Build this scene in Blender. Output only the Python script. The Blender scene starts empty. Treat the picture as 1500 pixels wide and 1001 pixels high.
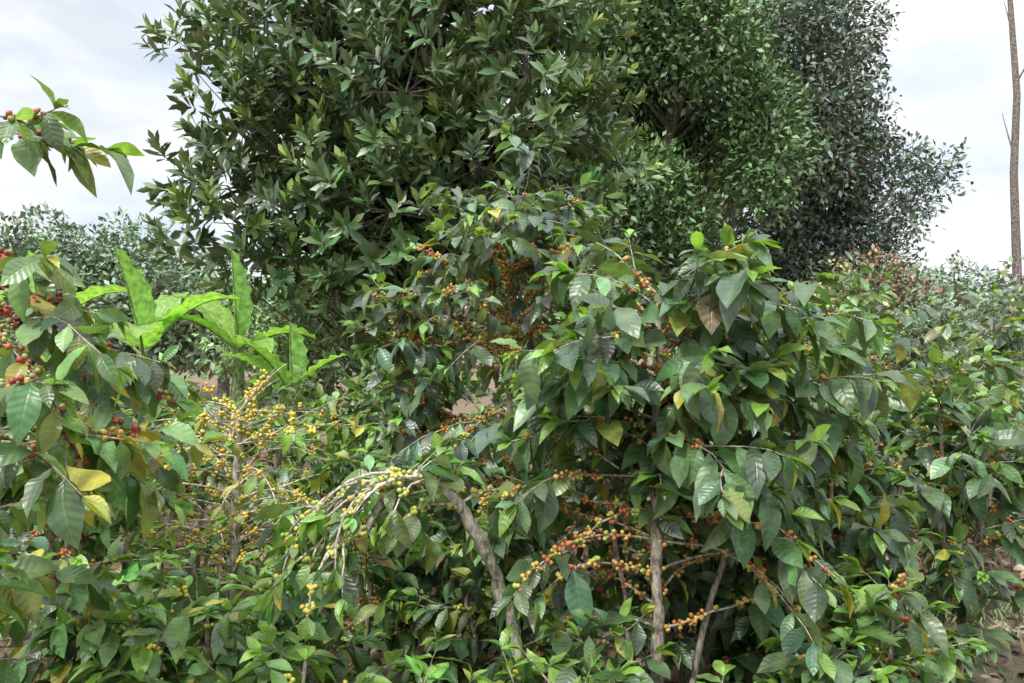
import bpy, math, random
import numpy as np
from mathutils import Vector
rs=np.random.RandomState
scene=bpy.context.scene
np.random.seed(1)

def nrm(a):
    a=np.asarray(a,float); return a/np.maximum(np.linalg.norm(a,axis=-1,keepdims=True),1e-9)

# ---------------------------------------------------------------- mesh builder
class B:
    def __init__(s): s.v=[];s.f=[];s.m=[];s.c=[];s.l=[];s.n=0
    def add(s,V,F,mat,C,L):
        V=np.asarray(V,float);F=np.asarray(F,int)
        s.v.append(V);s.f.append(F+s.n);s.m.append(np.full(len(F),mat));s.c.append(C);s.l.append(L);s.n+=len(V)
    def inst(s,T,pos,D,U,sc,col,mat,wid=None):
        pos=np.asarray(pos,float); N=len(pos)
        if N==0: return
        tv,tf,tl=T; K=len(tv)
        X=nrm(D); U=np.asarray(U,float)
        Y=np.cross(U,X); bad=np.linalg.norm(Y,axis=1)<1e-3; Y[bad]=[0,1,0.01]; Y=nrm(Y); Z=np.cross(X,Y)
        sc=np.asarray(sc,float).reshape(N,1,1)
        w=np.ones((N,1,1)) if wid is None else np.asarray(wid).reshape(N,1,1)
        V=pos[:,None,:]+sc*(tv[None,:,0:1]*X[:,None,:]+w*tv[None,:,1:2]*Y[:,None,:]+tv[None,:,2:3]*Z[:,None,:])
        F=(tf[None]+ (np.arange(N)*K)[:,None,None]).reshape(-1,4)
        C=np.repeat(np.asarray(col,float),K,axis=0)
        L=np.tile(tl,(N,1)); L=np.column_stack([L,np.repeat(np.random.rand(N),K)])
        s.add(V.reshape(-1,3),F,mat,C,L)
    def insts(s,Ts,pos,D,U,sc,col,mat,r,wid=None):
        pos=np.asarray(pos,float)
        if len(pos)==0:return
        k=r.randint(0,len(Ts),len(pos)); D=np.asarray(D);U=np.asarray(U);sc=np.asarray(sc);col=np.asarray(col)
        for i,T in enumerate(Ts):
            q=k==i
            s.inst(T,pos[q],D[q],U[q],sc[q],col[q],mat,None if wid is None else np.asarray(wid)[q])
    def tube(s,P,R,mat,col,sides=6):
        P=np.asarray(P,float);n=len(P);R=np.broadcast_to(np.asarray(R,float),(n,))
        t=nrm(np.gradient(P,axis=0)); ref=np.array([0.31,0.17,0.93]) if abs(t[0,2])<.8 else np.array([.9,.3,.1])
        a=nrm(np.cross(t,ref)); b=np.cross(t,a)
        th=np.arange(sides)/sides*2*math.pi
        V=(P[:,None]+R[:,None,None]*(np.cos(th)[None,:,None]*a[:,None]+np.sin(th)[None,:,None]*b[:,None])).reshape(-1,3)
        i=np.arange(n-1)[:,None]*sides; j=np.arange(sides)[None]; j2=(j+1)%sides
        F=np.stack([i+j,i+j2,i+j2+sides,i+j+sides],-1).reshape(-1,4)
        L=np.zeros((len(V),3)); L[:,1]=np.repeat(np.arange(n)/n,sides)
        s.add(V,F,mat,np.tile(np.array([*col,1.]),(len(V),1)),L)
    def make(s,name,mats,base=(0,0,0)):
        V=np.concatenate(s.v)-np.array(base);F=np.concatenate(s.f);M=np.concatenate(s.m)
        C=np.concatenate(s.c);L=np.concatenate(s.l)
        me=bpy.data.meshes.new(name)
        me.vertices.add(len(V));me.vertices.foreach_set('co',V.astype(np.float32).ravel())
        me.loops.add(len(F)*4);me.loops.foreach_set('vertex_index',F.astype(np.int32).ravel())
        me.polygons.add(len(F));me.polygons.foreach_set('loop_start',np.arange(0,len(F)*4,4,dtype=np.int32))
        me.polygons.foreach_set('material_index',M.astype(np.int32))
        me.polygons.foreach_set('use_smooth',np.ones(len(F),bool))
        me.update(calc_edges=True)
        a=me.attributes.new('col','FLOAT_COLOR','POINT');a.data.foreach_set('color',C.astype(np.float32).ravel())
        a=me.attributes.new('luv','FLOAT_VECTOR','POINT');a.data.foreach_set('vector',L.astype(np.float32).ravel())
        for m in mats: me.materials.append(m)
        o=bpy.data.objects.new(name,me);o.location=base;scene.collection.objects.link(o);return o

# ---------------------------------------------------------------- templates
def leaf_t(rows,cols,halfw,droop,fold,wave,r,pet=0.07,power=.8,peak=1.0):
    t=np.linspace(0,1,rows+1);V=[];L=[]
    ph=r.rand()*6.28;ph2=r.rand()*6.28;fr=r.uniform(1.6,2.8);side=r.uniform(-.12,.12)
    for x in t:
        if x<pet*.9: w=.012
        else:
            q=(x-pet)/(1-pet)
            q=min(max(q,0),1); w=halfw*max(math.sin(math.pi*q**peak),0)**power*(1-.4*max(0,(q-.76)/.24)) ; w=max(w,.004 if q>.5 else .012)
        for u in np.linspace(-1,1,cols+1):
            y=u*w; z=-droop*x*x+fold*abs(y)+wave*abs(u)**1.5*(w/halfw)*math.sin(6.28*fr*x+(ph if u>0 else ph2))
            V.append((x-.25*droop*droop*x**2, y+side*x*x, z)); L.append((u,x))
    F=[]
    c=cols+1
    for i in range(rows):
        for j in range(cols):
            a=i*c+j;F.append((a,a+c,a+c+1,a+1))
    return np.array(V),np.array(F),np.array(L)
R0=rs(5)
CO_H=[leaf_t(8,4,.23,R0.uniform(.05,.75),R0.uniform(.05,.6),R0.uniform(.015,.05),R0,power=.72) for _ in range(14)]
CO_M=[leaf_t(4,2,.235,R0.uniform(.05,.6),R0.uniform(.05,.5),R0.uniform(.0,.03),R0,power=.72) for _ in range(8)]
CO_L=[leaf_t(3,2,.24,R0.uniform(.05,.5),R0.uniform(.1,.5),0,R0,pet=0,power=.75) for _ in range(6)]
MAC=[leaf_t(3,2,.175,R0.uniform(-.1,.35),R0.uniform(.1,.6),.01,R0,pet=0,power=.58,peak=1.35) for _ in range(8)]
SM=[leaf_t(2,1,.25,R0.uniform(0,.4),0,0,R0,pet=0,power=.8) for _ in range(5)]
def sphere_t():
    V=[];F=[];n=2
    key={}
    def vid(p):
        p=np.array(p,float);p/=np.linalg.norm(p);k=tuple(np.round(p,4))
        if k not in key: key[k]=len(V);V.append(p)
        return key[k]
    for ax in range(3):
        for s in(-1,1):
            for i in range(n):
                for j in range(n):
                    q=[]
                    for a,b in((0,0),(1,0),(1,1),(0,1)):
                        u=-1+2*(i+a)/n;v=-1+2*(j+b)/n;p=[0,0,0];p[ax]=s;p[(ax+1)%3]=u;p[(ax+2)%3]=v;q.append(vid(p))
                    F.append(q if s>0 else q[::-1])
    V=np.array(V);V[:,0]*=1.15
    return V,np.array(F),np.zeros((len(V),2))
SPH=sphere_t()

# ---------------------------------------------------------------- materials
def newmat(n):
    m=bpy.data.materials.new(n);m.use_nodes=True;nt=m.node_tree;nt.nodes.clear();return m,nt
def N(nt,t,**k):
    n=nt.nodes.new(t)
    for a,b in k.items(): setattr(n,a,b)
    return n
def math_n(nt,op,a,b=None,clamp=False):
    n=N(nt,'ShaderNodeMath',operation=op,use_clamp=clamp)
    for i,x in enumerate((a,b)):
        if x is None: continue
        if isinstance(x,(int,float)): n.inputs[i].default_value=x
        else: nt.links.new(x,n.inputs[i])
    return n.outputs[0]
def mixc(nt,bt,fac,a,b):
    n=N(nt,'ShaderNodeMix',data_type='RGBA',blend_type=bt)
    for s,x in((n.inputs[0],fac),(n.inputs[6],a),(n.inputs[7],b)):
        if isinstance(x,(int,float)): s.default_value=x
        elif isinstance(x,tuple): s.default_value=x
        else: nt.links.new(x,s)
    return n.outputs[2]
def leaf_mat(name,veins=9,vein_str=.25,rough=.42,trans=.22,bump=.5,spec=.5,under=(1.25,1.2,1.1,1),noise=True):
    m,nt=newmat(name);lk=nt.links.new
    at=N(nt,'ShaderNodeAttribute',attribute_name='col')
    geo=N(nt,'ShaderNodeNewGeometry')
    c2=at.outputs['Color']
    if noise:
        lu=N(nt,'ShaderNodeAttribute',attribute_name='luv')
        sx=N(nt,'ShaderNodeSeparateXYZ');lk(lu.outputs['Vector'],sx.inputs[0])
        au=math_n(nt,'ABSOLUTE',sx.outputs[0])
        ph=math_n(nt,'SUBTRACT',sx.outputs[1],math_n(nt,'MULTIPLY',au,.13))
        w=math_n(nt,'COSINE',math_n(nt,'MULTIPLY',ph,6.2832*veins))
        h=math_n(nt,'MULTIPLY',math_n(nt,'ADD',w,1),.5)
        vein=math_n(nt,'POWER',h,10.)
        mid=math_n(nt,'SUBTRACT',1,math_n(nt,'MULTIPLY',au,9.),clamp=True)
        mask=math_n(nt,'MAXIMUM',math_n(nt,'MULTIPLY',vein,.55),mid)
        no=N(nt,'ShaderNodeTexNoise');no.inputs['Scale'].default_value=18;no.inputs['Detail'].default_value=2
        lk(geo.outputs['Position'],no.inputs['Vector'])
        rr=N(nt,'ShaderNodeMapRange');rr.inputs[1].default_value=.3;rr.inputs[2].default_value=.7;rr.inputs[3].default_value=.65;rr.inputs[4].default_value=1.35
        lk(no.outputs[0],rr.inputs[0])
        c=mixc(nt,'MULTIPLY',1.,at.outputs['Color'],rr.outputs[0])
        c2=mixc(nt,'MIX',math_n(nt,'MULTIPLY',mask,vein_str),c,mixc(nt,'ADD',1.,mixc(nt,'MULTIPLY',1.,c,(2.2,1.9,1.8,1)),(.02,.03,.005,1)))
    cu=mixc(nt,'MULTIPLY',1.,mixc(nt,'MIX',.25,c2,(.19,.24,.11,1)),under)
    cf=mixc(nt,'MIX',geo.outputs['Backfacing'],c2,cu)
    p=N(nt,'ShaderNodeBsdfPrincipled');lk(cf,p.inputs['Base Color'])
    p.inputs['Roughness'].default_value=rough
    p.inputs['Specular IOR Level'].default_value=spec
    if bump>0:
        bp=N(nt,'ShaderNodeBump');bp.inputs['Strength'].default_value=bump;bp.inputs['Distance'].default_value=.0025
        hh=math_n(nt,'SUBTRACT',math_n(nt,'MULTIPLY',h,-1.),mid)
        lk(hh,bp.inputs['Height']);lk(bp.outputs[0],p.inputs['Normal'])
    out=p.outputs[0]
    if trans>0:
        tr=N(nt,'ShaderNodeBsdfTranslucent');lk(mixc(nt,'MULTIPLY',1.,c2,(2.6,2.6,1.0,1)),tr.inputs[0])
        mx=N(nt,'ShaderNodeMixShader');mx.inputs[0].default_value=trans
        lk(p.outputs[0],mx.inputs[1]);lk(tr.outputs[0],mx.inputs[2]);out=mx.outputs[0]
    o=N(nt,'ShaderNodeOutputMaterial');lk(out,o.inputs[0]);return m
M_COF=leaf_mat('coffee_leaf',veins=8,vein_str=.18,rough=.37,bump=.32,spec=.75,trans=.2)
M_MAC=leaf_mat('macadamia_leaf',rough=.35,trans=0,bump=0,noise=False,spec=.7)
M_SM=leaf_mat('small_leaf',rough=.45,trans=0,bump=0,noise=False,spec=.5)
M_BAN=leaf_mat('banana_leaf',veins=40,vein_str=.2,rough=.4,trans=.35,bump=.4)
M_DRY=leaf_mat('dry_leaf',veins=9,vein_str=.15,rough=.8,trans=0,bump=.5,spec=.2,under=(1,1,1,1))
def bark(name,sc=30,rough=.85):
    m,nt=newmat(name);lk=nt.links.new
    at=N(nt,'ShaderNodeAttribute',attribute_name='col');geo=N(nt,'ShaderNodeNewGeometry')
    mp=N(nt,'ShaderNodeMapping');mp.inputs['Scale'].default_value=(1,1,.35);lk(geo.outputs['Position'],mp.inputs[0])
    no=N(nt,'ShaderNodeTexNoise');no.inputs['Scale'].default_value=sc;no.inputs['Detail'].default_value=4;no.inputs['Roughness'].default_value=.7;lk(mp.outputs[0],no.inputs['Vector'])
    no2=N(nt,'ShaderNodeTexNoise');no2.inputs['Scale'].default_value=sc*.5;no2.inputs['Detail'].default_value=4;lk(geo.outputs['Position'],no2.inputs['Vector'])
    rr=N(nt,'ShaderNodeMapRange');rr.inputs[1].default_value=.38;rr.inputs[2].default_value=.62;rr.inputs[3].default_value=.3;rr.inputs[4].default_value=1.35;lk(no.outputs[0],rr.inputs[0])
    c=mixc(nt,'MULTIPLY',1.,at.outputs['Color'],rr.outputs[0])
    r2=N(nt,'ShaderNodeMapRange');r2.inputs[1].default_value=.54;r2.inputs[2].default_value=.62;r2.inputs[4].default_value=.5;lk(no2.outputs[0],r2.inputs[0])
    c=mixc(nt,'MIX',r2.outputs[0],c,(.42,.41,.35,1))
    p=N(nt,'ShaderNodeBsdfPrincipled');lk(c,p.inputs['Base Color']);p.inputs['Roughness'].default_value=rough;p.inputs['Specular IOR Level'].default_value=.2
    bp=N(nt,'ShaderNodeBump');bp.inputs['Strength'].default_value=1.;bp.inputs['Distance'].default_value=.014;lk(no.outputs[0],bp.inputs['Height']);lk(bp.outputs[0],p.inputs['Normal'])
    o=N(nt,'ShaderNodeOutputMaterial');lk(p.outputs[0],o.inputs[0]);return m
M_BARK=bark('bark',sc=45)
def berry_m():
    m,nt=newmat('coffee_cherry');lk=nt.links.new
    at=N(nt,'ShaderNodeAttribute',attribute_name='col')
    p=N(nt,'ShaderNodeBsdfPrincipled');lk(at.outputs['Color'],p.inputs['Base Color']);p.inputs['Roughness'].default_value=.38
    o=N(nt,'ShaderNodeOutputMaterial');lk(p.outputs[0],o.inputs[0]);return m
M_BER=berry_m()

# ---------------------------------------------------------------- colour palettes
def leafcols(n,r,base=(.032,.078,.022),var=.42,yellow=.02,fresh=0.,freshcol=(.15,.29,.045)):
    b=np.array(base)[None]*np.exp(r.normal(0,var,(n,1)))
    b=b*np.exp(r.normal(0,.12,(n,3)))
    q=r.rand(n); 
    y=q<yellow; b[y]=np.array([.48,.44,.07])*r.uniform(.5,1.1,(y.sum(),1))
    o=(q>=yellow)&(q<yellow*3.2); b[o]=np.array([.22,.27,.06])*r.uniform(.6,1.2,(o.sum(),1))
    o=(q>=yellow*3.2)&(q<yellow*3.4); b[o]=np.array([.18,.14,.06])*r.uniform(.6,1.2,(o.sum(),1))
    f=r.rand(n)<fresh; b[f]=np.array(freshcol)*r.uniform(.6,1.2,(f.sum(),1))
    return np.column_stack([b,np.ones(n)])
PAL={'red':[(.42,.05,.03),(.34,.06,.035),(.46,.12,.05),(.48,.26,.07),(.28,.32,.08),(.34,.38,.09),(.20,.05,.04)],
     'yel':[(.68,.50,.05),(.60,.54,.10),(.66,.42,.05),(.50,.50,.10)],
     'mix':[(.56,.32,.07),(.46,.15,.05),(.60,.44,.09),(.36,.40,.09),(.40,.44,.10),(.52,.26,.06),(.38,.09,.05)],
     'grn':[(.30,.40,.09),(.48,.48,.09),(.58,.46,.09)]}

# ---------------------------------------------------------------- coffee plants
class Cof:
    def __init__(s,seed,lod='H',base=(.032,.078,.022),yellow=.025,ll=.14,pal='mix',barkc=(.34,.29,.23),fresh=.09):
        s.r=rs(seed);s.b=B();s.T={'H':CO_H,'M':CO_M,'L':CO_L}[lod];s.lod=lod;s.base=base;s.y=yellow;s.ll=ll;s.fresh=fresh
        s.P=[];s.D=[];s.U=[];s.S=[];s.C=[];s.bp=[];s.bc=[];s.pal=pal;s.barkc=barkc
    def leaf(s,p,d,u,l,fresh=False):
        s.P.append(p);s.D.append(d);s.U.append(u);s.S.append(l);s.C.append(1 if fresh else 0)
    def berries(s,p,n,spread=.014,pal=None):
        r=s.r;cs=PAL[pal or s.pal];k0=r.randint(len(cs))
        for _ in range(n):
            o=nrm(r.normal(size=3))*r.uniform(.8,1.5)*spread
            s.bp.append(np.array(p)+o); c=np.array(cs[k0] if r.rand()<.4 else cs[r.randint(len(cs))])*r.uniform(.7,1.2); s.bc.append((*c,1))
    def branch(s,p0,d0,L,f0=.3,f1=1.,grav=1.0,rad=.005,bprob=.3,fork=.35,sp=.05,bn=(4,12),depth=0,pal=None,leafp=.88,color=None,droopb=0.):
        r=s.r;n=max(4,int(L/.07));st=L/n;d=nrm(d0);P=[np.array(p0,float)];dirs=[d]
        for i in range(n):
            d=nrm(d+np.array([0,0,-1.])*grav*st*(.4+.9*i/n)+r.normal(0,.10,3));dirs.append(d);P.append(P[-1]+d*st)
        P=np.array(P);s.b.tube(P,np.linspace(rad,rad*.4,n+1),0,np.array(color or s.barkc)*r.uniform(.6,1.4),5 if s.lod=='H' else 4)
        k=int(L/sp);
        for i in range(k):
            t=(i+.5)/k
            x=t*n;j=min(int(x),n-1);p=P[j]+(P[j+1]-P[j])*(x-j);d=dirs[j]
            if t>=f0 and t<=f1 or (t<f0 and r.rand()<.10 and f0<1):
                side=nrm(np.cross(d,[0,0,1.]))
                for sg in(1,-1):
                    if r.rand()>leafp: continue
                    dr=abs(r.normal(.45,.45))+droopb
                    dd=nrm(d*r.uniform(.3,.9)+side*sg*r.uniform(.5,1.1)+np.array([0,0,-dr])+r.normal(0,.22,3))
                    up=nrm(np.array([0,0,1.])+side*sg*r.uniform(.0,.7)+d*.3+r.normal(0,.42,3))
                    s.leaf(p,dd,up,s.ll*r.uniform(.6,1.22)*(1-.25*(t>.9)))
            if t<f0+.4 and r.rand()<bprob: s.berries(p,r.randint(*bn),pal=pal)
            if depth==0 and t>.25 and r.rand()<fork/k*2.2:
                side=nrm(np.cross(d,[0,0,1.]))*r.choice([-1,1])
                s.branch(p,nrm(d+side*.8+np.array([0,0,.15])),L*(1-t)*r.uniform(.6,1.)+.1,f0=.15 if f0<1 else 2,f1=f1,grav=grav,rad=rad*.7,bprob=bprob*.6,fork=0,sp=sp,depth=1,pal=pal,leafp=leafp)
        if f1>=1 and f0<1:
            for _ in range(4): s.leaf(P[-1],nrm(dirs[-1]+r.normal(0,.35,3)+[0,0,.25]),nrm(np.array([0,0,1])+r.normal(0,.3,3)),s.ll*r.uniform(.3,.75),r.rand()<.6)
        return P
    def stem(s,P,rad0,rad1,color=None):
        P=np.array(P,float);n=len(P);m=(n-1)*5+1;t=np.linspace(0,n-1,m);
        Q=np.column_stack([np.interp(t,np.arange(n),P[:,i]) for i in range(3)])
        for _ in range(3): Q[1:-1]=(Q[:-2]+Q[1:-1]*2+Q[2:])/4
        Q[1:-1]+=s.r.normal(0,.006,(m-2,3))
        s.b.tube(Q,np.linspace(rad0,rad1,m)*s.r.uniform(.82,1.18,m),0,color or s.barkc,8);return Q
    def whorls(s,Q,spread,z0=.12,z1=1.,step=.075,prof=None,f0fn=None,skip=.1,bprob=.3,grav=1.,pal=None,fork=.35,elev=None,leafp=.88,color=None,avoid=False):
        r=s.r;seg=np.r_[0,np.cumsum(np.linalg.norm(np.diff(Q,axis=0),axis=1))];H=seg[-1];az=r.rand()*6.28
        for h in np.arange(z0*H,z1*H,step):
            t=h/H;p=np.array([np.interp(h,seg,Q[:,i]) for i in range(3)]);az+=1.57+r.normal(0,.25)
            for sg in(0,math.pi):
                if r.rand()<skip: continue
                if avoid and math.sin(az+sg)<-.5: continue   # pruned side
                L=spread*(prof(t) if prof else (.28+.72*(1-t)**.7))*r.uniform(.65,1.1)
                e=(elev if elev is not None else .1+.75*t)+r.normal(0,.15);a=az+sg
                f0=f0fn(t) if f0fn else max(.12,.55-.45*t)
                s.branch(p,(math.cos(a)*math.cos(e),math.sin(a)*math.cos(e),math.sin(e)),L,f0=f0,grav=grav,rad=.0035+.003*L,bprob=bprob,pal=pal,fork=fork,sp=.05 if s.lod!='L' else .065,leafp=leafp,color=color)
        if z1>=1:
            for i in range(10):
                a=r.rand()*6.28;e=r.uniform(-.3,.7)
                s.leaf(Q[-1],(math.cos(a)*math.cos(e),math.sin(a)*math.cos(e),math.sin(e)),nrm(np.array([-math.cos(a)*.5,-math.sin(a)*.5,1])),s.ll*r.uniform(.4,.95),r.rand()<.6)
    def make(s,name,base):
        n=len(s.P)
        C=leafcols(n,s.r,s.base,yellow=s.y,fresh=s.fresh,freshcol=tuple(np.array(s.base)*1.9));f=np.array(s.C)==1
        C[f,:3]=np.array([.19,.34,.06])*s.r.uniform(.6,1.2,(f.sum(),1))
        s.b.insts(s.T,s.P,s.D,s.U,s.S,C,1,s.r,wid=s.r.uniform(.8,1.2,n))
        if s.bp:
            m=len(s.bp);s.b.inst(SPH,s.bp,s.r.normal(size=(m,3)),s.r.normal(size=(m,3)),s.r.uniform(.0066,.0098,m),np.array(s.bc),2)
        s.b.make(name,[M_BARK,M_COF,M_BER],base)

def plain_coffee(x,y,h,spread,seed,lod='H',base=(.032,.078,.022),yellow=.025,pal='mix',bprob=.12,ll=.14,nst=2,skip=.1,lean=(0,0),step=.075,barkc=(.34,.29,.23),grav=1.,z0=.12):
    c=Cof(seed,lod,base,yellow,ll,pal,barkc);r=c.r
    for k in range(nst):
        a=r.rand()*6.28;o=.12*k;dx=math.cos(a)*.22*(k>0)+lean[0];dy=math.sin(a)*.22*(k>0)+lean[1];hh=h*(1 if k==0 else r.uniform(.75,.95))
        Q=c.stem([(x+math.cos(a)*o*.3,y+math.sin(a)*o*.3,0),(x+dx*.5,y+dy*.5,hh*.5),(x+dx,y+dy,hh)],.02,.006)
        c.whorls(Q,spread,skip=skip,bprob=bprob,step=step*(1 if k==0 else 1.3),grav=grav,z0=z0)
    c.make('coffee_plant',(x,y,0))

DG=(.072,.128,.054); MG=(.084,.156,.050); BG=(.104,.188,.055); GG=(.084,.132,.076)

# 1. main coffee plant (centre right): several stems, drooping umbrella of leaves
c=Cof(11,'H',DG,.03,.16,'mix',(.42,.36,.29))
Q=c.stem([(.56,3.0,0),(.55,3.0,.8),(.54,3.0,1.4),(.56,3.02,1.8),(.58,3.05,1.98)],.032,.009)
c.whorls(Q,.76,z0=.70,z1=1.,step=.038,skip=.03,bprob=.4,grav=2.0,elev=.5,prof=lambda t:.6+.4*(1-t)**.5,f0fn=lambda t:.2,fork=.7,leafp=.93)
c.whorls(Q,.8,z0=.5,z1=.70,step=.06,skip=.1,bprob=.7,grav=2.1,prof=lambda t:1.,f0fn=lambda t:.58,elev=.2,fork=.5,leafp=.85,color=(.48,.40,.31),avoid=True)
c.whorls(Q,.85,z0=.34,z1=.62,step=.042,skip=.08,bprob=.6,grav=2.4,prof=lambda t:1.,f0fn=lambda t:.87,elev=.45,fork=.6,leafp=.65,color=(.54,.46,.36),avoid=True)
Q2=c.stem([(.60,3.05,0),(.78,3.15,.8),(.98,3.2,1.4),(1.08,3.2,1.86)],.018,.006)
c.whorls(Q2,.62,z0=.58,z1=1.,step=.05,skip=.06,bprob=.4,grav=2.0,elev=.5,prof=lambda t:.6+.4*(1-t)**.5,f0fn=lambda t:.25,leafp=.92)
Q3=c.stem([(.54,3.02,0),(.45,3.2,.8),(.34,3.2,1.4),(.32,3.15,1.78)],.016,.006)
c.whorls(Q3,.50,z0=.62,z1=1.,step=.06,skip=.1,bprob=.5,grav=1.7,elev=.5,f0fn=lambda t:.3)
c.make('coffee_plant',(.56,3.0,0))

# 2. taller, wide coffee plant behind, cherries on bare twigs
c=Cof(21,'H',GG,.015,.135,'mix',(.40,.32,.25))
Q=c.stem([(.02,4.3,0),(.0,4.3,1.2),(-.02,4.3,2.0),(.03,4.3,2.5)],.028,.006)
c.whorls(Q,.9,z0=.3,z1=.74,step=.07,skip=.15,bprob=.8,grav=1.3,prof=lambda t:1.,f0fn=lambda t:.55)
c.whorls(Q,.68,z0=.68,z1=.88,step=.036,skip=.05,bprob=1.,grav=1.0,elev=.4,prof=lambda t:1.,f0fn=lambda t:.88,fork=1.,leafp=.6)
c.whorls(Q,.50,z0=.87,z1=1.,step=.026,skip=.0,bprob=.1,grav=1.9,elev=.55,prof=lambda t:1.,f0fn=lambda t:.15)
Q=c.stem([(.05,4.3,0),(-.3,4.35,1.0),(-.55,4.35,1.6),(-.65,4.3,2.0)],.02,.006)
c.whorls(Q,.62,z0=.3,z1=1,step=.07,skip=.1,bprob=.8,grav=1.4,f0fn=lambda t:.4)
Q=c.stem([(.08,4.35,0),(.25,4.5,1.0),(.45,4.5,1.8),(.5,4.5,2.15)],.02,.006)
c.whorls(Q,.6,z0=.3,z1=1,step=.075,skip=.1,bprob=.8,grav=1.3,f0fn=lambda t:.4)
c.make('coffee_plant',(.02,4.3,0))

# 3. left coffee plant reaching into view
c=Cof(31,'H',(.098,.172,.062),.08,.145,'red',(.38,.28,.23))
Q=c.stem([(-1.75,2.3,0),(-1.78,2.3,1.2),(-1.74,2.3,2.0),(-1.70,2.3,2.65)],.026,.008)
c.whorls(Q,.75,z0=.12,z1=.55,step=.10,skip=.1,bprob=.4,grav=1.2,prof=lambda t:1.,f0fn=lambda t:.3)
for z,a,e,L,f0 in[(2.42,.1,.1,.48,.65),(2.40,-.35,.25,.44,.7),(2.15,.0,-.1,.54,.75),(2.06,-.3,.0,.62,.7),(1.98,.35,.0,.70,.7),(1.96,.1,.05,.76,.7),(1.92,-.25,.1,.72,.65),(1.84,.25,.1,.78,.65),(1.76,-.1,.05,.76,.6),(1.68,-.4,.1,.7,.5),(1.6,.3,.15,.75,.5),(1.5,.0,.15,.8,.5),(1.42,-.3,.15,.75,.45),(1.75,-1.2,.1,.6,.3),(1.8,1.5,.1,.6,.3)]:
    c.branch((-1.75,2.3,z),(math.cos(a)*math.cos(e),math.sin(a)*math.cos(e),math.sin(e)),L,f0=f0,grav=1.2,rad=.006,bprob=.7,fork=.6,bn=(3,10))
c.make('coffee_plant',(-1.75,2.3,0))

# 4. bare plant with yellow cherries
c=Cof(41,'H',(.15,.24,.06),.15,.11,'yel',(.64,.58,.47))
Q=c.stem([(-1.38,3.9,0),(-1.37,3.9,.6),(-1.35,3.9,1.2),(-1.34,3.9,1.45)],.026,.013)
c.whorls(Q,.62,z0=.4,z1=.97,step=.036,skip=.06,bprob=.25,grav=1.9,elev=.5,prof=lambda t:1.-.1*t,f0fn=lambda t:.88,fork=.6,leafp=.3,color=(.58,.49,.38))
for i in range(15):
    a=i*2.4;el=[.15,.5,.35,1.2,.25,.8][i%6];P=c.branch(Q[-1-i%5],(math.cos(a)*math.cos(el),math.sin(a)*math.cos(el),math.sin(el)),c.r.uniform(.25,.46),f0=2,f1=1.5,grav=1.7,rad=.0055,bprob=0,fork=.5,color=(.58,.49,.38))
    for p in P[1+(i%3):]:
        if c.r.rand()<.9: c.berries(p,c.r.randint(5,12),.018)
c.make('coffee_plant',(-1.38,3.9,0))

# 5. plant with arching, bent-over trunk
c=Cof(51,'H',BG,.02,.13,'grn',(.58,.52,.43))
Q=c.stem([(.12,3.1,0),(.05,3.05,.5),(-.03,3.0,.84),(-.10,2.9,1.06),(-.21,2.84,1.26),(-.33,2.80,1.34),(-.44,2.78,1.28),(-.52,2.76,1.12)],.032,.011)
for i in range(36):
    k=c.r.randint(int(len(Q)*.52),len(Q));p=Q[k];a=c.r.choice([math.pi,math.pi*1.15,math.pi*.8,-2.2,1.6])+c.r.normal(0,.35);e=.3
    c.branch(p,(math.cos(a),math.sin(a)*.8,e),c.r.uniform(.25,.5),f0=.86,grav=5.6,rad=.0068,bprob=.4,fork=.25,color=(.62,.54,.44),leafp=.6)
for i in range(8):
    p=Q[c.r.randint(int(len(Q)*.6),len(Q))];a=c.r.rand()*3.1
    c.branch(p,(math.cos(a)*.6,math.sin(a)*.6,.6),c.r.uniform(.08,.14),f0=.1,grav=3.,rad=.003,bprob=.1,fork=0)
c.make('coffee_plant',(.12,3.1,0))

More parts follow.
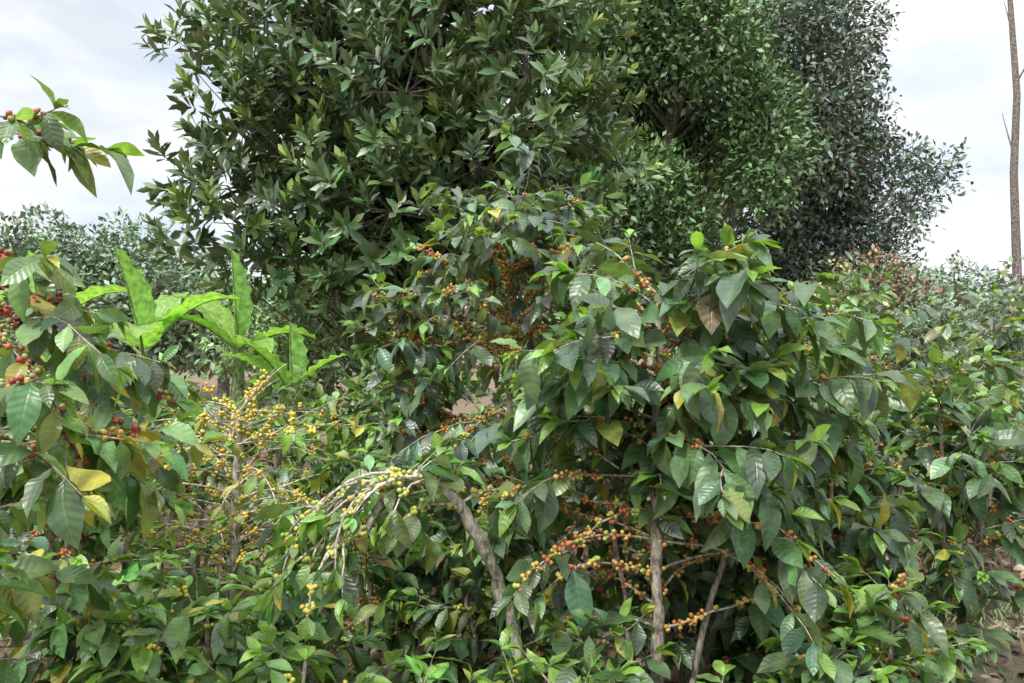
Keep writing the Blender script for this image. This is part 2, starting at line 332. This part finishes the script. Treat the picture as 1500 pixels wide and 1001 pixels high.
# 6. rows of coffee around them   x y h spread lod colour cherries prob z0 stems
S=[(-1.05,2.75,.86,.5,'H',BG,'yel',.4,.12,3),(-.66,2.55,.78,.43,'H',BG,'grn',.4,.12,3),(-.24,2.45,.64,.40,'H',BG,'grn',.3,.12,3),(.12,2.5,.78,.40,'H',MG,'mix',.4,.12,3),(.36,2.7,.84,.38,'H',DG,'mix',.4,.12,2),
 (.68,2.4,.62,.40,'H',MG,'mix',.35,.12,3),(1.0,2.6,.74,.42,'H',DG,'mix',.4,.12,3),(1.38,2.9,.88,.46,'H',MG,'mix',.35,.12,3),(-1.5,2.75,.92,.5,'H',MG,'yel',.4,.12,3),
 (-.05,3.6,.95,.5,'H',DG,'grn',.3,.12,3),(.75,3.5,1.05,.52,'H',DG,'mix',.35,.2,3),
 (-1.95,3.5,1.6,.65,'H',BG,'red',.45,.15,2),(-2.5,4.3,1.85,.75,'H',GG,'red',.45,.2,2),(-.98,3.3,.82,.46,'H',BG,'mix',.35,.12,2),
 (-.75,3.9,1.15,.6,'H',MG,'mix',.45,.15,2),(-.35,4.2,1.1,.6,'H',DG,'mix',.45,.15,2),
 (1.4,3.5,1.35,.68,'H',DG,'mix',.5,.15,3),(1.6,4.1,1.5,.68,'H',GG,'mix',.45,.2,3),(2.05,3.8,1.5,.72,'H',DG,'mix',.5,.40,3),(1.1,4.3,1.65,.7,'H',MG,'red',.5,.2,2),(2.85,5.0,1.6,.7,'H',MG,'mix',.4,.45,2),
 (-3.3,5.4,1.9,.8,'M',GG,'red',.4,.2,2),(-2.2,5.4,1.4,.8,'M',MG,'mix',.4,.2,2),(-1.2,5.4,1.4,.75,'M',BG,'yel',.5,.2,2),(-.6,5.3,1.6,.75,'M',MG,'mix',.4,.2,2),(.3,5.8,1.8,.75,'M',DG,'mix',.5,.3,2),
 (1.3,5.5,1.95,.8,'M',BG,'red',.6,.3,2),(2.1,5.8,2.0,.8,'M',BG,'red',.6,.3,2),(3.1,6.4,2.0,.8,'M',GG,'mix',.4,.3,2),(4.0,6.3,1.85,.75,'M',GG,'mix',.35,.3,2),
 (-4.2,7.0,1.9,.9,'L',GG,'red',.1,.3,2),(-3.1,7.2,1.35,.85,'L',BG,'mix',.1,.3,2),(-2.1,7.2,1.35,.85,'L',MG,'mix',.1,.3,2),(-1.0,7.1,1.6,.85,'L',BG,'mix',.1,.3,2),(0,7.0,1.8,.85,'L',MG,'mix',.1,.3,2),
 (1.0,7.4,2.0,.9,'L',MG,'mix',.1,.3,2),(2.2,7.2,2.2,.9,'L',BG,'mix',.2,.3,2),(3.3,7.6,2.3,.95,'L',BG,'red',.2,.3,2),(4.6,7.6,2.1,.9,'L',GG,'mix',.15,.3,2)]
for i,(x,y,h,sp,lod,bc,pal,bpr,z0,ns) in enumerate(S):
    plain_coffee(x,y,h,sp,200+i,lod,bc,pal=pal,bprob=bpr,ll=.13 if h<1.2 else .145,skip=.16,step=.064 if h<1 else(.08 if lod=='H' else .105),nst=ns,z0=z0)

# ---------------------------------------------------------------- trees
def tree(name,base,top,lobes,mode,seed,leafbase,dens,size,mat,T,trunk=.16,barkc=(.14,.12,.09),fresh=None,var=.3,per=7):
    r=rs(seed);b=B();base=np.array(base,float);top=np.array(top,float)
    t=np.linspace(0,1,14)[:,None];P=base+(top-base)*t+np.column_stack([r.normal(0,.05,(14,2)),np.zeros(14)]);P[0]=base
    b.tube(P,np.linspace(trunk,trunk*.25,14),0,barkc,10)
    pos=[];D=[];U=[];Sz=[];C=[]
    for lx,ly,lz,lr,*br in lobes:
        c=np.array([lx,ly,lz]);br=br[0] if br else 1.
        hz=max(base[2]+.12*(top[2]-base[2]),lz-1.*np.hypot(lx-base[0],ly-base[1])*.8-lr*.5);f=min(.97,(hz-base[2])/(top[2]-base[2]));p0=base+(top-base)*f
        m=(p0+c)/2+np.array([0,0,.15*np.linalg.norm(c-p0)*-.5])+r.normal(0,.12,3)
        tt=np.linspace(0,1,9)[:,None];Q=(1-tt)**2*p0+2*tt*(1-tt)*m+tt**2*c;rr=trunk*.32*min(1,lr)
        b.tube(Q,np.linspace(rr,rr*.3,9),0,barkc,6)
        nn=int(dens*lr*lr)
        dirs=nrm(r.normal(size=(nn,3)));rad=lr*(1.02-.5*r.rand(nn)**1.6)*(1+.2*np.sin(dirs[:,0]*5+lx*3)*np.cos(dirs[:,2]*6+lz*2)+.13*r.normal(size=nn))
        tip=c+dirs*rad[:,None]
        for k in range(0,nn,6 if mode=='whorl' else 25):
            e=tip[k];mm=(c+e)/2+r.normal(0,.06,3);b.tube([c,mm,e],[rr*.35,rr*.2,.006],0,barkc,4)
        tint=np.exp(r.normal(0,.2))*br
        if mode=='whorl':
            ax=nrm(dirs*.9+np.array([0,0,.6])+r.normal(0,.3,(nn,3)))
            for k in range(nn):
                a=ax[k];u=nrm(np.cross(a,[.3,.5,.8]));v=np.cross(a,u);nl=r.randint(11,18);th=np.arange(nl)*2.4+r.rand()*6
                h=np.linspace(0,1,nl);op=r.uniform(.55,1.)
                rd=np.cos(th)[:,None]*u+np.sin(th)[:,None]*v
                d=nrm(a*(.3+.8*h[:,None])+rd*(op*(1.15-.6*h[:,None]))+r.normal(0,.1,(nl,3)))
                pos.append(tip[k]+a*(h[:,None]*size*1.0));D.append(d);U.append(nrm(a-d*.2+r.normal(0,.12,(nl,3))))
                Sz.append(size*r.uniform(.75,1.2,nl)*(1-.3*h))
                cc=leafcols(nl,r,np.array(leafbase)*tint*np.exp(r.normal(0,.15)),var=.18,yellow=0)
                if fresh is not None and dirs[k,2]>-.2 and r.rand()<fresh*br: cc[:,:3]=cc[:,:3]*(1-h[:,None])+h[:,None]*np.array([.24,.35,.08])
                C.append(cc)
        else:
            for q in range(per):
                pos.append(tip+r.normal(0,size*.9,(nn,3)));dd=nrm(dirs+r.normal(0,.8,(nn,3))+[0,0,.1]);D.append(dd);U.append(nrm(np.array([0,0,1.])+dirs*.6+r.normal(0,.5,(nn,3))))
                Sz.append(size*r.uniform(.7,1.3,nn));C.append(leafcols(nn,r,np.array(leafbase)*tint,var=var,yellow=0,fresh=fresh or 0,freshcol=tuple(np.array(leafbase)*2.)))
    b.insts(T,np.concatenate(pos),np.concatenate(D),np.concatenate(U),np.concatenate(Sz),np.concatenate(C),1,r)
    return b.make(name,[M_BARK,mat],tuple(base))

mac=[(-2.75,10,6.2,.55),(-3.1,10,5.5,.55),(-4.0,9.8,5.25,.30),(-3.65,9.8,5.1,.35),(-4.1,9.8,5.5,.22),(-3.7,9.8,5.55,.3),(-3.1,9.6,4.5,.8),(-3.75,9.8,3.7,.42),(-4.1,9.7,3.85,.25),(-4.05,9.8,3.15,.28),(-3.65,10,4.3,.32),(-3.3,9.7,3.2,.65),(-2.8,9.8,2.6,.6),(-2.3,9.5,3.8,.95),(-2.2,9.3,5.2,.95),
 (-1.8,9.4,6.4,1.),(-1.2,9.0,4.6,1.),(-.7,9.1,5.9,1.0,1.2),(-1.4,9.2,3.3,.95),(-.4,9.2,3.8,.9),(.2,9.3,4.9,.9,1.3),(.7,9.7,5.7,.7,1.5),(.8,9.8,4.3,.7,1.2),(1.25,9.8,3.8,.40,1.4),(.5,10,3,.75),
 (-.5,9.8,2.6,.85),(-1.7,9.8,2.3,.85),(-2.3,10.2,1.7,.7),(-1.2,10,1.7,.7),(-2.3,10.3,7.0,.5),(-1.7,10,7.6,.8),(-.9,9.8,7.4,.9),(0,9.9,7.0,.9),(.8,10.2,6.7,.6)]
r=rs(3)
for _ in range(28):
    v=nrm(r.normal(size=3))*r.uniform(.2,.85);mac.append((-1.25+v[0]*2.0,10.6+abs(v[1])*.9,4.5+v[2]*2.7,r.uniform(.75,1.05),.7))  # inner lobes tinted darker: crown's interior shade put into leaf colour
mac+=[(-2.7,10.6,5.3,.7,.7),(-3.0,10.6,4.3,.7,.7),(-2.9,10.7,3.4,.8,.7)]  # left inner lobes, leaf colour darkened as interior shade too
tree('macadamia_tree',(-1.35,10.6,0),(-1.4,10.5,7.6),mac,'whorl',61,(.104,.172,.068),74,.25,M_MAC,MAC,trunk=.17,fresh=.5)

def envelope(cx,cy,cz,rx,ry,rz,n,seed,r0,r1):
    r=rs(seed);o=[]
    for i in range(n):
        v=nrm(r.normal(size=3))*r.uniform(.35,1.)**.6
        o.append((cx+v[0]*rx,cy+v[1]*ry,cz+v[2]*rz,r.uniform(r0,r1),r.uniform(.6,1.4)))
    return o
lob=envelope(3.0,15,6.0,1.9,1.6,4.0,60,7,.5,.95)
tree('evergreen_tree',(3.0,15.2,0),(3.0,15.,9.),lob,'cloud',62,(.092,.168,.060),250,.13,M_SM,SM,trunk=.2,fresh=.15)
lob=envelope(6.0,18.5,6.6,2.3,2.0,4.6,80,8,.4,.85)+[(8.1,18,6.8,.5),(8.9,18,6.0,.45),(9.6,18,5.7,.36),(9.98,18,5.85,.22),(10.0,18,5.35,.18),(9.3,18,5.1,.42),(8.8,18,5.4,.5),(8.9,18,4.5,.5),(8.2,18,4.6,.75),(7.8,18,7.6,.5),(8.35,18,6.4,.35),(7.7,18,8.4,.5),(7.3,18,9.2,.6),(8.6,18,3.6,.55),(8.0,18,3.4,.7),(7.4,18,3.2,.8),(7.9,18.2,5.8,.8),(7.4,18.2,6.8,.75),(7.2,18,4.2,.9)]
tree('evergreen_tree',(6.2,18.6,0),(6.2,18.5,10.),lob,'cloud',63,(.128,.172,.132),225,.14,M_SM,SM,trunk=.24,fresh=.08)
lob=envelope(-3.3,12.5,2.0,1.0,.8,1.2,16,9,.4,.7)
tree('broadleaf_tree',(-3.3,12.6,0),(-3.3,12.5,2.8),lob,'cloud',64,(.15,.25,.078),260,.10,M_SM,SM,trunk=.08,fresh=.2)
lob=envelope(4.0,9.6,1.8,1.5,.8,.8,24,10,.3,.5)
o=tree('flowering_shrub',(4.0,9.7,0),(4.0,9.6,2.2),lob,'cloud',65,(.14,.19,.08),330,.08,M_SM,SM,trunk=.06,fresh=.1)
r=rs(66);b=B();P=[];
for lx,ly,lz,lr,_ in lob:
    if lz<1.8: continue
    d=nrm(r.normal(size=(12,3))+[0,-.3,.8]);P.append(np.array([lx,ly,lz])+d*lr*1.08)
P=np.concatenate(P);P=(P[:,None]+r.normal(0,.05,(len(P),14,3))).reshape(-1,3);n=len(P)
b.insts(SM,P,nrm(r.normal(size=(n,3))+[0,0,.5]),nrm(r.normal(0,.5,(n,3))+[0,0,1]),r.uniform(.05,.09,n),leafcols(n,r,(.32,.18,.13),var=.3,yellow=0),0,r)
s=b.make('reddish_shoots',[M_SM]);s.parent=o;s.location=(-4.0,-9.7,0)

def distant(name,items,seed,col,dens,size):  # col is a paled leaf colour: distance haze is painted into it
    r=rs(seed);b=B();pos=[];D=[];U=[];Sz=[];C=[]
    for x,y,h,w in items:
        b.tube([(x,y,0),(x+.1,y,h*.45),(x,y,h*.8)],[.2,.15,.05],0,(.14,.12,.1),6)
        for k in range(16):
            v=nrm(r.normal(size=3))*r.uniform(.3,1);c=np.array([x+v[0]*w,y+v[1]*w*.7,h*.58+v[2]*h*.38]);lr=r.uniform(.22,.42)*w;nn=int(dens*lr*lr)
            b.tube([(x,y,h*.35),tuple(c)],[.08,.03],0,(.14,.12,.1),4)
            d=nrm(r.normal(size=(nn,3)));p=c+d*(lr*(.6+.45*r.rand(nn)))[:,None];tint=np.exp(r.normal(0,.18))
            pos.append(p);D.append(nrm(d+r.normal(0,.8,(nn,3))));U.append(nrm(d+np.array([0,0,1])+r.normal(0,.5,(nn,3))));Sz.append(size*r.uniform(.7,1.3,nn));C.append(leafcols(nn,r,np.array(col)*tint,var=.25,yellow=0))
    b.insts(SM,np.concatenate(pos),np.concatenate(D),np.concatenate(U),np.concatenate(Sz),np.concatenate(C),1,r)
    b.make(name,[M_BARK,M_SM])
r=rs(77)
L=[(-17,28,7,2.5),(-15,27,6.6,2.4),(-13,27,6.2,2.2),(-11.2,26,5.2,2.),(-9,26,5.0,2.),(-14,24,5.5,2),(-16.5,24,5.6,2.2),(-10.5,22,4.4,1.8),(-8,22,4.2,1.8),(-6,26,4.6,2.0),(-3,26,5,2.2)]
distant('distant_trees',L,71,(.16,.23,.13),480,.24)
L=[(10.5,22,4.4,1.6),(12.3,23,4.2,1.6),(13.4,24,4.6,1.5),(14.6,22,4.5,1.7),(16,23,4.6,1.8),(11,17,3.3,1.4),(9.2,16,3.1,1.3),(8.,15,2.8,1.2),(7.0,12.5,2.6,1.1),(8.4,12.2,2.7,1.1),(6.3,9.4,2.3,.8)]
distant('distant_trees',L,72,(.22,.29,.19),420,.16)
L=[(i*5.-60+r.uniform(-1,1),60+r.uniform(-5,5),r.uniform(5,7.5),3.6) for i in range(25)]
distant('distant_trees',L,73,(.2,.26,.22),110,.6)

b=B();r=rs(5)
P=[(12.65,20,0),(12.7,20,3),(12.6,20,6),(12.68,20,8.),(12.5,20,10.5),(12.55,20,12.)];b.tube(P,[.13,.11,.09,.08,.06,.03],0,(.22,.18,.16),8)
for z in(6.5,8.2,9.4,10.5):
    a=r.rand()*6.28;b.tube([(12.6,20,z),(12.6+.3*math.cos(a),20+.3*math.sin(a),z+.5),(12.6+.4*math.cos(a),20+.6*math.sin(a),z+1.2)],[.03,.02,.008],0,(.22,.18,.16),5)
b.make('dead_tree',[M_BARK],(12.65,20,0))

def banana_leaf(b,r,p0,az,e0,L,w,grav,col,twist=0.,fold=.35):
    n=18;P=[np.array(p0,float)];d=np.array([math.cos(az)*math.cos(e0),math.sin(az)*math.cos(e0),math.sin(e0)]);ds=[d]
    for i in range(n):
        d=nrm(d+np.array([0,0,-1])*grav*(i/n)*L/n*1.6);ds.append(d);P.append(P[-1]+d*L/n)
    P=np.array(P);ds=np.array(ds);side=nrm(np.cross(ds,[math.cos(az+1.2)*.1,math.sin(az+1.2)*.1,1.]));up=np.cross(side,ds)
    b.tube(P,np.linspace(.018,.003,n+1),0,(.26,.38,.12),5)
    V=[];Lv=[];us=np.linspace(-1,1,9)
    for i in range(n+1):
        t=i/n;wt=w*(math.sin(math.pi*min(1,max(0,(t-.12)/.88))**.75)**.6 if t>.12 else .02);wt=max(wt,.006)
        for u in us:
            s=side[i]*math.cos(twist)+up[i]*math.sin(twist);q=-side[i]*math.sin(twist)+up[i]*math.cos(twist)
            V.append(P[i]+s*u*wt*math.cos(fold)+q*(abs(u)*wt*math.sin(fold))+q*.02*math.sin(i*2.1+u*3)*abs(u)+up[i]*.003);Lv.append((u,t,0))
    F=[]
    for i in range(n):
        for j in range(8):
            if i>3 and r.rand()<.05 and j in(0,7):continue
            a=i*9+j;F.append((a,a+9,a+10,a+1))
    b.add(V,F,1,np.tile(np.array([*col,1.]),(len(V),1)),np.array(Lv))
def banana(x,y,h,leaves,seed):
    r=rs(seed);b=B();b.tube([(x,y,0),(x,y,h*.5),(x+.02,y,h)],[.11,.09,.05],0,(.24,.32,.13),10)
    for az,e,L,w,g,f in leaves: banana_leaf(b,r,(x,y,h*.97),az,e,L,w,g,np.array([.21,.39,.10])*r.uniform(.85,1.25),0,f)
    b.make('banana_plant',[M_BARK,M_BAN],(x,y,0))
banana(-3.0,8.7,1.75,[(-1.7,1.45,1.1,.19,.1,.9),(2.8,.9,1.1,.22,1.3,.3),(.4,.5,.9,.2,1.6,.3),(-.9,.3,.9,.2,1.6,.3),(-2.4,.7,1.0,.2,1.6,.3)],1)
banana(-3.8,8.2,1.7,[(-1.9,1.3,1.15,.26,.7,.5),(.2,.9,1.2,.22,1.4,.3),(3.0,.7,1.3,.22,1.5,.3),(-1.2,.6,1.1,.22,1.6,.3),(1.5,.9,1.2,.22,1.1,.3)],2)
banana(-2.3,8.3,1.3,[(-1.5,1.45,.75,.18,.1,.7),(3.0,.7,.9,.18,1.2,.3),(-2.2,.9,.8,.18,1.,.3),(.3,.8,.7,.15,1.3,.3)],3)
banana(-5.3,9.0,1.9,[(-1.5,1.3,1.0,.2,.7,.5),(.1,.8,1.3,.22,1.4,.3),(3.0,.6,1.2,.2,1.5,.3),(-1.9,.7,1.3,.2,1.3,.3)],4)

# ---------------------------------------------------------------- ground, litter, grass
def ground():
    xs=np.r_[np.linspace(-400,-12,12),np.linspace(-11.5,11.5,93),np.linspace(12,400,12)];ys=np.r_[np.linspace(-100,-2,6),np.linspace(-1.5,14,63),np.linspace(15,600,14)]
    X,Y=np.meshgrid(xs,ys);Z=.03*np.sin(X*1.7+Y)+.025*np.sin(Y*2.3-X*.8)+.015*np.sin(X*5.1)*np.sin(Y*4.3)-.03
    V=np.column_stack([X.ravel(),Y.ravel(),Z.ravel()]);nx=len(xs);i=np.arange(len(ys)-1)[:,None]*nx;j=np.arange(nx-1)[None]
    F=np.stack([i+j,i+j+1,i+j+1+nx,i+j+nx],-1).reshape(-1,4)
    m,nt=newmat('soil');lk=nt.links.new;g=N(nt,'ShaderNodeNewGeometry')
    a=N(nt,'ShaderNodeTexNoise');a.inputs['Scale'].default_value=1.1;a.inputs['Detail'].default_value=6;lk(g.outputs['Position'],a.inputs['Vector'])
    f=N(nt,'ShaderNodeTexNoise');f.inputs['Scale'].default_value=26;f.inputs['Detail'].default_value=6;f.inputs['Roughness'].default_value=.7;lk(g.outputs['Position'],f.inputs['Vector'])
    cr=N(nt,'ShaderNodeValToRGB');lk(f.outputs[0],cr.inputs[0]);cr.color_ramp.elements[0].position=.3;cr.color_ramp.elements[0].color=(.08,.048,.032,1);cr.color_ramp.elements[1].position=.7;cr.color_ramp.elements[1].color=(.34,.23,.16,1)
    mr=N(nt,'ShaderNodeMapRange');mr.inputs[1].default_value=.5;mr.inputs[2].default_value=.62;lk(a.outputs[0],mr.inputs[0])
    c=mixc(nt,'MIX',math_n(nt,'MULTIPLY',mr.outputs[0],.5),cr.outputs[0],(.10,.14,.05,1))
    p=N(nt,'ShaderNodeBsdfPrincipled');lk(c,p.inputs['Base Color']);p.inputs['Roughness'].default_value=.95
    bp=N(nt,'ShaderNodeBump');bp.inputs['Distance'].default_value=.02;lk(f.outputs[0],bp.inputs['Height']);lk(bp.outputs[0],p.inputs['Normal'])
    o=N(nt,'ShaderNodeOutputMaterial');lk(p.outputs[0],o.inputs[0])
    b=B();b.add(V,F,0,np.ones((len(V),4)),np.zeros((len(V),3)));b.make('ground',[m])
ground()
r=rs(90);n=6500;b=B();p=np.column_stack([r.uniform(-5,5,n),r.uniform(2,9,n),r.uniform(0.005,.06,n)])
a=r.rand(n)*6.28;d=np.column_stack([np.cos(a),np.sin(a),r.normal(0,.2,n)]);u=np.column_stack([r.normal(0,.4,(n,2)),np.ones(n)])
cc=np.array([(.28,.17,.12),(.36,.25,.18),(.18,.11,.08),(.44,.34,.26)])[r.randint(0,4,n)]*r.uniform(.6,1.2,(n,1))
b.insts(CO_M,p,d,u,r.uniform(.07,.15,n),np.column_stack([cc,np.ones(n)]),0,r);b.make('fallen_leaves',[M_DRY])
n=8000;b=B();q=r.rand(n)<.2;p=np.column_stack([np.where(q,r.normal(2.9,.5,n),r.uniform(-5,6,n)),np.where(q,r.normal(5.4,.4,n),r.uniform(2.5,12,n)),np.zeros(n)])
a=r.rand(n)*6.28;d=np.column_stack([np.cos(a)*.5,np.sin(a)*.5,np.ones(n)]);u=np.column_stack([-np.cos(a),-np.sin(a),np.ones(n)*.3])
b.insts([leaf_t(3,1,.05,.3,0,0,R0,pet=0) for _ in range(4)],p,d,u,r.uniform(.05,.12,n),leafcols(n,r,(.14,.20,.07),yellow=.05),0,r);b.make('grass',[M_SM])

# ---------------------------------------------------------------- light, sky, camera
sdir=Vector((-.42,-.62,1.0)).normalized()
sun=bpy.data.lights.new('sun','SUN');sun.energy=3.6;sun.angle=math.radians(11);sun.color=(1,.96,.88)
so=bpy.data.objects.new('sun',sun);so.rotation_euler=sdir.to_track_quat('Z','Y').to_euler();scene.collection.objects.link(so)
w=bpy.data.worlds.new('World');scene.world=w;w.use_nodes=True;nt=w.node_tree;nt.nodes.clear();lk=nt.links.new
sky=N(nt,'ShaderNodeTexSky',sky_type='NISHITA');sky.sun_disc=False;sky.sun_elevation=math.asin(sdir.z);sky.sun_rotation=math.atan2(sdir.x,sdir.y)
tc=N(nt,'ShaderNodeTexCoord');mp=N(nt,'ShaderNodeMapping');mp.inputs['Scale'].default_value=(1,1,2.2);mp.inputs['Location'].default_value=(.3,.1,.2);lk(tc.outputs['Generated'],mp.inputs[0])
no=N(nt,'ShaderNodeTexNoise');no.inputs['Scale'].default_value=2.6;no.inputs['Detail'].default_value=5;no.inputs['Roughness'].default_value=.55;no.inputs['Distortion'].default_value=.3;lk(mp.outputs[0],no.inputs['Vector'])
no2=N(nt,'ShaderNodeTexNoise');no2.inputs['Scale'].default_value=4.;no2.inputs['Detail'].default_value=5;lk(mp.outputs[0],no2.inputs['Vector'])
cr=N(nt,'ShaderNodeMapRange');cr.inputs[1].default_value=.40;cr.inputs[2].default_value=.55;cr.inputs[3].default_value=.68;lk(no.outputs[0],cr.inputs[0])
cl=N(nt,'ShaderNodeValToRGB');lk(no2.outputs[0],cl.inputs[0]);cl.color_ramp.elements[0].position=.38;cl.color_ramp.elements[0].color=(.72,.80,.92,1);cl.color_ramp.elements[1].position=.56;cl.color_ramp.elements[1].color=(.95,.97,1.0,1)
# overcast luminance rises towards the zenith (CIE overcast sky)
sz=N(nt,'ShaderNodeSeparateXYZ');lk(tc.outputs['Generated'],sz.inputs[0])
zen=N(nt,'ShaderNodeMapRange');zen.inputs[1].default_value=.4;zen.inputs[2].default_value=1.;zen.inputs[3].default_value=11.6;zen.inputs[4].default_value=33.;lk(sz.outputs[2],zen.inputs[0])
cloud=N(nt,'ShaderNodeVectorMath',operation='SCALE');lk(cl.outputs[0],cloud.inputs[0]);lk(zen.outputs[0],cloud.inputs['Scale'])
mx=mixc(nt,'MIX',cr.outputs[0],mixc(nt,'MULTIPLY',1.,sky.outputs[0],(1.3,1.3,1.3,1)),cloud.outputs[0])
bg=N(nt,'ShaderNodeBackground');bg.inputs[1].default_value=.1;lk(mx,bg.inputs[0])
o=N(nt,'ShaderNodeOutputWorld');lk(bg.outputs[0],o.inputs[0])
cam=bpy.data.cameras.new('camera');cam.lens=28;cam.sensor_width=36;cam.clip_end=2000;cam.clip_start=.05
co=bpy.data.objects.new('camera',cam);co.location=(0,0,1.8);co.rotation_euler=(math.radians(90),0,0);scene.collection.objects.link(co);scene.camera=co
scene.view_settings.view_transform='Standard';scene.view_settings.look='None';scene.view_settings.exposure=0
